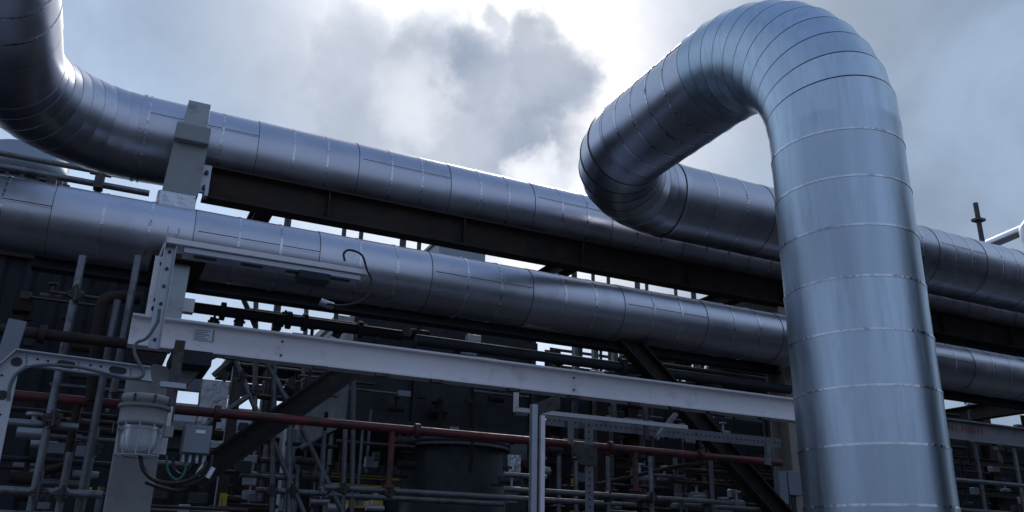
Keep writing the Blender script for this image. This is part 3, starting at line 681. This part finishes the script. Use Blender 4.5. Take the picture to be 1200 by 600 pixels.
fb0, fb1 = at(181, 246, Y=6.75), at(231, 229, Y=6.75)
tag(MB().bb((fb0.x, 6.75, ZB+RBP-.1), (fb1.x, 7.1, fb1.z)).build('foil_wrap', 'foil', bevel=.02), 'bright foil wrapped block sitting on the lower silver pipe', 'foil wrap')
def foil(px0, py0, px1, py1, Y, label):
    a_ = at(px0, py1, Y=Y); b__ = at(px1, py0, Y=Y); nx_, nz_ = 10, 10
    mb = MB(); rgs = []
    for j in range(nz_+1):
        z = a_.z+(b__.z-a_.z)*j/nz_; rg_ = []
        cx_ = (a_.x+b__.x)/2; hw = (b__.x-a_.x)/2
        for k in range(24):
            t = 2*PI*k/24; s_ = 1+.035*random.uniform(-1, 1)
            sq = max(abs(math.cos(t)), abs(math.sin(t)))**1.0
            rg_.append(Vector((cx_+hw*math.cos(t)/sq*s_, Y+.3+hw*math.sin(t)/sq*s_*.8, z+(.02*random.uniform(-1, 1) if j < nz_ else 0))))
        rgs.append(rg_)
    mb.rings(rgs, smooth=False); return tag(mb.build('foil_wrap', 'foil'), label, 'foil wrap')
foil(233, 444, 273, 497, 8.6, 'crumpled silver foil wrapped valve behind the junction box')
foil(238, 494, 268, 520, 8.7, 'smaller crumpled foil bundle under the larger foil wrap')
foil(606, 531, 622, 556, 8.2, 'small bright foil bundle just left of the middle strut post')
foil(1163, 462, 1185, 480, 10, 'pale foil bundle on the shelf right of the riser')

# ------------------------------------------------------------------ big dark equipment behind
pn = thing('plenum_box', 'large dark steel plenum box behind the middle of the white beam', 'plenum', at(515, 505, Y=9.2))
a_ = at(406, 503, Y=9.2); b__ = at(622, 503, Y=9.2); zlo, zhi = at(500, 505, Y=9.2).z, at(480, 372, Y=9.2).z
MB().bb((a_.x, 9.2, zlo), (b__.x, 13.0, zhi)).build('casing', 'dgrey', pn)
for k in range(4):
    x = a_.x+(b__.x-a_.x)*k/3; MB().bb((x-.03, 9.14, zlo), (x+.03, 9.199, zhi)).build('stiffener', 'dgrey', pn)
for z in (zlo, zhi-.2): MB().bb((a_.x-.04, 9.12, z-.05), (b__.x+.04, 9.139, z+.08)).build('edge_angle', 'dgrey', pn)
vy = 8.9; v0, v1 = at(470, 560, Y=vy+.6), at(589, 560, Y=vy+.6); vr = (v1.x-v0.x)/2*.97; vc = Vector(((v0.x+v1.x)/2, vy+.6, 0)); vz = at(530, 520, Y=vy).z
vs_ = thing('vessel', 'dark grey round drum vessel with flanged rim under the plenum', 'vessel', (vc.x, vc.y, 0))
lathe([(vr, .3), (vr, vz-.02), (vr*.98, vz-.01)], vc, 48).build('shell', 'dgrey', vs_)
lathe([(vr*1.08, vz), (vr*1.08, vz+.03), (vr*1.0, vz+.031), (vr*1.0, vz+.045), (vr*1.08, vz+.046), (vr*1.08, vz+.08), (vr*.6, vz+.2)], vc, 48).build('flange', 'rim', vs_)
for k in range(22):
    an = 2*PI*k/22; c = Vector((vc.x+vr*1.05*math.cos(an), vc.y+vr*1.05*math.sin(an), vz-.015)); MB().tube(c, c+Vector((0, 0, .12)), .014, 6).build('flange_bolt', 'galvd', vs_)
hn = at(553, 540, Y=vy-.05); MB().bb((hn.x-.02, vy-.02, hn.z-.12), (hn.x+.02, vy+.02, hn.z+.16)).build('lifting_lug', 'dark', vs_)
MB().bb((vc.x-vr*.8, vy+.3, .06), (vc.x+vr*.8, vc.y+.5, .3)).build('plinth', 'conc', vs_)
# corrugated dark wall at left
wl = thing('clad_building', 'dark ribbed steel clad shed filling the left behind the scaffolding', 'building', at(60, 640, Y=9.4))
xw0 = at(-420, 400, Y=9.4).x; xw1 = at(196, 380, Y=9.4).x; zw = at(100, 296, Y=9.4).z
MB().bb((xw0, 9.45, .06), (xw1, 12.5, zw)).build('wall', 'dark', wl)
x = xw0
while x < xw1-.1:
    MB().prism([(x, 9.448), (x+.04, 9.41), (x+.10, 9.41), (x+.14, 9.448)], 'z', .08, zw-.01).build('rib', 'dark', wl); x += .26
MB().bb((xw0, 9.36, zw-.16), (xw1, 9.409, zw)).build('eaves_beam', 'rust', wl)
lb = thing('lamp_box', 'small dark fitting on the shed wall above the tray arm', 'light', at(30, 360, Y=8.4))
a_ = at(14, 362, Y=8.4); b__ = at(40, 345, Y=8.4); MB().bb((a_.x, 8.4, a_.z), (b__.x, 8.6, b__.z)).build('hood', 'rust', lb); MB().tube(at(32, 362, Y=8.5), at(32, 376, Y=8.5), .04, 10).build('stem', 'rust', lb)
MB().bb((at(24, 345, Y=8.4).x, 8.39, b__.z-.05), (at(38, 345, Y=8.4).x, 8.399, b__.z+.02)).build('top_plate', 'galvd', lb)
# process building farther back closes the view under the beam
pbld = thing('building_or_blocker', 'dark steel process building standing behind the rack right of the plenum', 'building', at(900, 640, Y=12.5))
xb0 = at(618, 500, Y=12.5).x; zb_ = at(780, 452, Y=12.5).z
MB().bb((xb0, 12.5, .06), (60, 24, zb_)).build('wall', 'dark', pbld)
for k in range(14):
    x = xb0+.3+k*1.5; MB().ibeam((x, 12.2, .06), (x, 12.2, zb_+.3), .2, .2, up=Y_).build('column', 'rust', pbld)
for k in range(6):
    MB().ibeam((xb0, 12.0, zb_-.3-k*.6), (60, 12.0, zb_-.3-k*.6), .16, .1).build('floor_beam', 'rust', pbld)
fb = thing('low_shed', 'low dark shed roofline behind the sloping scaffold tubes', 'building', at(320, 640, Y=16))
z0 = at(420, 522, Y=16).z
MB().bb((at(150, 520, Y=16).x, 16, .06), (xb0+3, 22, z0)).build('wall', 'dgrey', fb)
MB().bb((at(150, 520, Y=16).x, 15.8, z0), (xb0+3, 22.2, z0+.15)).build('roof_edge', 'conc', fb)
for k in range(12):
    x = at(160+k*26, 520, Y=15.7).x; MB().bb((x, 15.6, .06), (x+.15, 15.75, z0-.1)).build('post', 'rust', fb)
# unseen dark block right of the view, added to darken the pipe reflections
ob = thing('building_or_blocker', 'tall unseen dark block added off to the right to darken the pipe reflections', 'building', (23, -5, 0))
MB().bb((17, -12, .0), (30, 1.0, 10)).build('wall', 'dark', ob)  # body of the added unseen block
for k in range(6): MB().bb((16.9, -12, .6+k*1.6), (16.999, 1.0, .8+k*1.6)).build('blocker_band', 'rust', ob)
# pale block behind, seen through gaps
pw = thing('pale_building', 'pale grey clad block glimpsed through gaps under the lower pipe', 'building', at(440, 640, Y=24))
a_ = at(396, 378, Y=24); b__ = at(470, 378, Y=24)
MB().bb((a_.x, 24, .06), (b__.x, 30, a_.z)).build('wall', 'blueg', pw); MB().bb((a_.x-.1, 23.9, a_.z), (b__.x+.1, 30, a_.z+.2)).build('parapet', 'grey', pw)
pw = thing('pale_building', 'long low pale block on the skyline behind the foil wraps', 'building', at(330, 640, Y=27))
a_ = at(180, 455, Y=27); b__ = at(415, 497, Y=27)
MB().bb((a_.x, 27, .06), (b__.x, 34, b__.z)).build('wall', 'blueg', pw); MB().bb((a_.x, 26.9, b__.z), (b__.x, 34, b__.z+.15)).build('parapet', 'conc', pw)
# raised walkway seen through the scaffold
wk = thing('walkway', 'dark raised walkway with a pale edge beam behind the sloping tubes', 'walkway', at(340, 470, Y=12))
a_, b__ = at(268, 424, Y=12), at(412, 440, Y=12)
for k in range(12):
    x = a_.x+(b__.x-a_.x)*k/12; MB().bb((x, 12, b__.z), (x+(b__.x-a_.x)/12-.02, 13.4, b__.z+.12)).build('deck_plate', 'dark', wk)
MB().bb((a_.x, 11.9, b__.z+.02), (b__.x, 11.99, b__.z+.24)).build('edge_plate', 'dark', wk)
for k in range(4):
    x = a_.x+(b__.x-a_.x)*(k+.2)/4; MB().bb((x, 12.1, .06), (x+.14, 12.24, b__.z-.001)).build('leg', 'galvd', wk)
c = at(350, 463, Y=12.6); MB().bb((a_.x-.6, 12.6, c.z-.09), (b__.x, 12.7, c.z+.09)).build('pale_edge_beam', 'lgrey', wk)
MB().tube((a_.x-.6, 12.5, c.z-.35), (b__.x, 12.5, c.z-.35), .035, 8).build('rail', 'galv', wk)
# grey box seen above the lower pipe
a_ = at(514, 305, Y=12); b__ = at(569, 292, Y=12)
t = thing('roof_unit', 'flat grey roof unit peeking above the lower silver pipe', 'roof unit', a_)
MB().bb((a_.x, 12, a_.z-1.2), (b__.x, 13.2, b__.z)).build('casing', 'blueg', t); MB().bb((a_.x-.03, 11.95, b__.z), (b__.x+.04, 13.25, b__.z+.05)).build('lid', 'grey', t)
a_ = at(872, 365, Y=9.6); b__ = at(918, 340, Y=9.6)
t = thing('duct_box', 'brownish box tucked under the girder just left of the riser', 'duct', a_)
MB().bb((a_.x, 9.6, a_.z-.3), (b__.x, 10.4, b__.z)).build('casing', 'rust', t)
# deck plating under the rack on the right: closes the dark gap
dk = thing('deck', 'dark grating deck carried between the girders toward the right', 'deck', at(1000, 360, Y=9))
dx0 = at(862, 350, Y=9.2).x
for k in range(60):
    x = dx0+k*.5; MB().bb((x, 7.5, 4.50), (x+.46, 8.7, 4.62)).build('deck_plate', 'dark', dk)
# lattice trusses in the gap under the lower pipe on the right
tsx = thing('lattice_truss', 'light steel lattice truss in the gap below the lower pipe near the riser', 'truss', at(780, 440, Y=9.5))
for l, r_ in [((668, 470, 770, 425), .03), ((690, 448, 850, 400), .04), ((735, 432, 800, 405), .03), ((760, 450, 850, 452), .03), ((826, 415, 815, 455), .03), ((842, 412, 820, 450), .03), ((700, 440, 790, 452), .03)]:
    MB().bar(*pp([l[:2], l[2:]], 9.5), r_*2, r_*2).build('truss_bar', 'galvd', tsx)
for px in (675, 697, 720, 805):
    u0, u1 = vt(px, 400, 460, 9.6); MB().bar(u0, u1, .07, .07).build('truss_post', 'galv', tsx)
t = thing('louvre_panel', 'dark louvred panel behind the thin pipes left of the riser', 'louvre', at(870, 440, Y=9.0))
a_ = at(850, 475, Y=9.0); b__ = at(940, 418, Y=9.0); MB().bb((a_.x, 9.05, a_.z), (b__.x, 9.3, b__.z)).build('frame', 'dgrey', t)
for k in range(11):
    z = a_.z+.03+k*(b__.z-a_.z)/11; MB().bb((a_.x+.03, 9.0, z), (a_.x+.9, 9.049, z+.025)).build('louvre_slat', 'galvd', t)

# ------------------------------------------------------------------ right edge: mast, small pipes
p, q = vt(1143, 238, 300, 9.6)
ms = thing('mast', 'thin scaffold tube mast with a collar against the sky at right', 'mast', (p.x, 9.6, 4.7))
MB().tube((p.x, 9.6, 4.7), p, .045, 12).build('tube', 'galvd', ms); c = upto(p, 258); MB().box(c, (.2, .16, .05)).build('coupler', 'galvd', ms)
a_, b__ = at(1155, 288, Y=11.5), at(1230, 256, Y=9.6)
pipe_thing('branch_pipe', 'short silver pipe rising to the right edge behind the upper pipes', [a_, b__], .12, 'clad')
c = at(1212, 275, Y=9.3); tag(lathe([(.18, c.z-.3), (.24, c.z-.1), (.24, c.z+.15), (.12, c.z+.32), (.01, c.z+.36)], Vector((c.x, 9.3, 0)), 24).build('expansion_vessel', 'clad'), 'rounded silver vessel end poking in at the right edge', 'vessel')
# small parts right of the riser
t = thing('control_cabinet', 'pale grey control cabinet low beside the left of the riser', 'cabinet', at(928, 600, Y=7.0))
a_, b__ = at(926, 580, Y=7.0), at(942, 553, Y=7.0)
MB().bb((a_.x, 7.0, a_.z), (b__.x, 7.15, b__.z)).build('enclosure', 'lgrey', t, .006)
for k in range(3): MB().tube((a_.x+.03+k*.04, 7.05, a_.z), (a_.x+.03+k*.04, 7.05, .3), .012, 8).build('conduit', 'galvd', t)
a_, b__ = at(917, 590, Y=7.0), at(923, 552, Y=7.0); MB().bb((a_.x, 7.02, a_.z), (b__.x, 7.1, b__.z)).build('terminal_box', 'lgrey', t)

# ------------------------------------------------------------------ yellow boards and odd small things low down
def board(px0, py0, px1, py1, Y, label, prints=()):
    a_ = at(px0, py1, Y=Y); b__ = at(px1, py0, Y=Y); t = thing('sign_board', label, 'sign', a_)
    MB().bb((a_.x, Y, a_.z), (b__.x, Y+.02, b__.z)).build('board', 'yellow', t)
    for q0, q1, mm in prints:
        x0 = a_.x+(b__.x-a_.x)*q0; x1 = a_.x+(b__.x-a_.x)*q1
        MB().bb((x0, Y-.004, a_.z+(b__.z-a_.z)*.2), (x1, Y-.0005, a_.z+(b__.z-a_.z)*.85)).build('print_patch', mm, t)
board(403, 584, 449, 594, 9.3, 'yellow warning board with pale patches beside the drum vessel', ((.36, .48, 'ink'), (.55, .62, 'paper'), (.68, .74, 'paper')))
board(254, 578, 267, 612, 8.8, 'narrow yellow board low between floodlight and scaffold', ((.2, .4, 'ink'),))
board(669, 596, 686, 606, 9.0, 'small yellow board at the bottom right of the middle post')
board(103, 571, 108, 582, 7.0, 'tiny yellow tag on the left scaffold tube')
board(113, 571, 117, 582, 7.0, 'tiny yellow tag with black marks next to the first tag', ((.3, .6, 'ink'),))
board(670, 556, 675, 567, 8.6, 'small yellow tag behind the middle strut post')
a_, b__ = hz(385, 557, 470, 9.6)
t = thing('handrail', 'yellow edged walkway rail left of the drum vessel', 'railing', a_)
for dz in (0, -.09): MB().tube(a_+Vector((0, 0, dz)), b__+Vector((0, 0, dz)), .012, 8).build('rail', 'yellow', t)
def bits(px0, px1, py0, py1, n, label, Y, seed):
    rd = random.Random(seed); t = thing('valve_cluster', label, 'valves', at((px0+px1)/2, py1, Y=Y))
    for k in range(n):
        px = rd.uniform(px0, px1); py = rd.uniform(py0, py1); y = Y+rd.uniform(-.3, .5); c = at(px, py, Y=y); kind = rd.random()
        if kind < .35:
            r = rd.uniform(.025, .05); MB().tube(c-Vector((.09, 0, 0)), c+Vector((.09, 0, 0)), r, 10).tube(c, c+Vector((0, 0, .13)), r*.4, 8).tube(c+Vector((0, 0, .12)), c+Vector((0, 0, .14)), r*1.3, 12).build('valve', rd.choice(['galvd', 'rust', 'strut']), t)
        elif kind < .6: MB().box(c, (rd.uniform(.06, .16), .08, rd.uniform(.05, .12))).build('instrument_box', rd.choice(['lgrey', 'galvd', 'dgrey', 'strut']), t, .004)
        elif kind < .85: MB().tube(c-Vector((rd.uniform(.2, .5), 0, 0)), c+Vector((rd.uniform(.2, .5), 0, 0)), rd.uniform(.012, .025), 8).build('small_line', rd.choice(['galvd', 'rust', 'galv', 'dark']), t)
        else: MB().tube(c-Vector((0, 0, rd.uniform(.2, .5))), c+Vector((0, 0, rd.uniform(.1, .4))), rd.uniform(.012, .03), 8).build('riser_line', rd.choice(['galvd', 'rust', 'galv']), t)
bits(20, 120, 480, 600, 26, 'cluster of small valves and lines inside the far left scaffolding', 7.2, 1)
bits(270, 400, 520, 600, 30, 'cluster of valves and lines low between the sloping scaffold tubes', 8.4, 2)
bits(592, 690, 535, 600, 24, 'cluster of valves and lines around the middle strut post', 8.2, 3)
bits(690, 905, 550, 600, 40, 'cluster of valves and boxes low in the shade left of the riser', 8.2, 4)
bits(640, 900, 470, 530, 26, 'cluster of hangers and lines under the right part of white beam', 8.6, 5)
bits(1095, 1200, 480, 595, 22, 'cluster of dark lines right of the riser', 8.6, 6)
bits(300, 420, 395, 470, 9, 'cluster of fittings and lines among the sloping tubes', 8.6, 8)
bits(425, 615, 440, 505, 14, 'small conduits and boxes fixed to the dark plenum face', 8.7, 12)
bits(0, 150, 330, 470, 14, 'dark fittings on the ribbed shed wall at upper left', 8.6, 13)
bits(130, 330, 500, 600, 22, 'cluster of fittings low between column and sloping tubes', 8.0, 14)
bits(400, 480, 515, 600, 12, 'fittings between scaffold tubes and drum vessel', 8.7, 15)
bits(490, 900, 385, 440, 26, 'cluster of fittings under the lower silver pipe above white beam', 8.3, 9)
a_, b__ = at(330, 568, Y=8.9), at(349, 502, Y=8.9)
t = tag(MB().bb((a_.x, 8.9, .06), (b__.x, 9.1, b__.z)).build('square_duct', 'lgrey', bevel=.01), 'pale grey square duct upright among the sloping scaffold tubes', 'duct')
a_, b__ = at(385, 600, Y=9.9), at(398, 430, Y=9.9)
tag(MB().bb((a_.x, 9.9, .06), (b__.x, 10.1, b__.z)).build('square_duct', 'galvd', bevel=.01), 'dull upright duct just left of the plenum box', 'duct')

for o in bpy.data.objects:
    if '_w' in o: del o['_w']
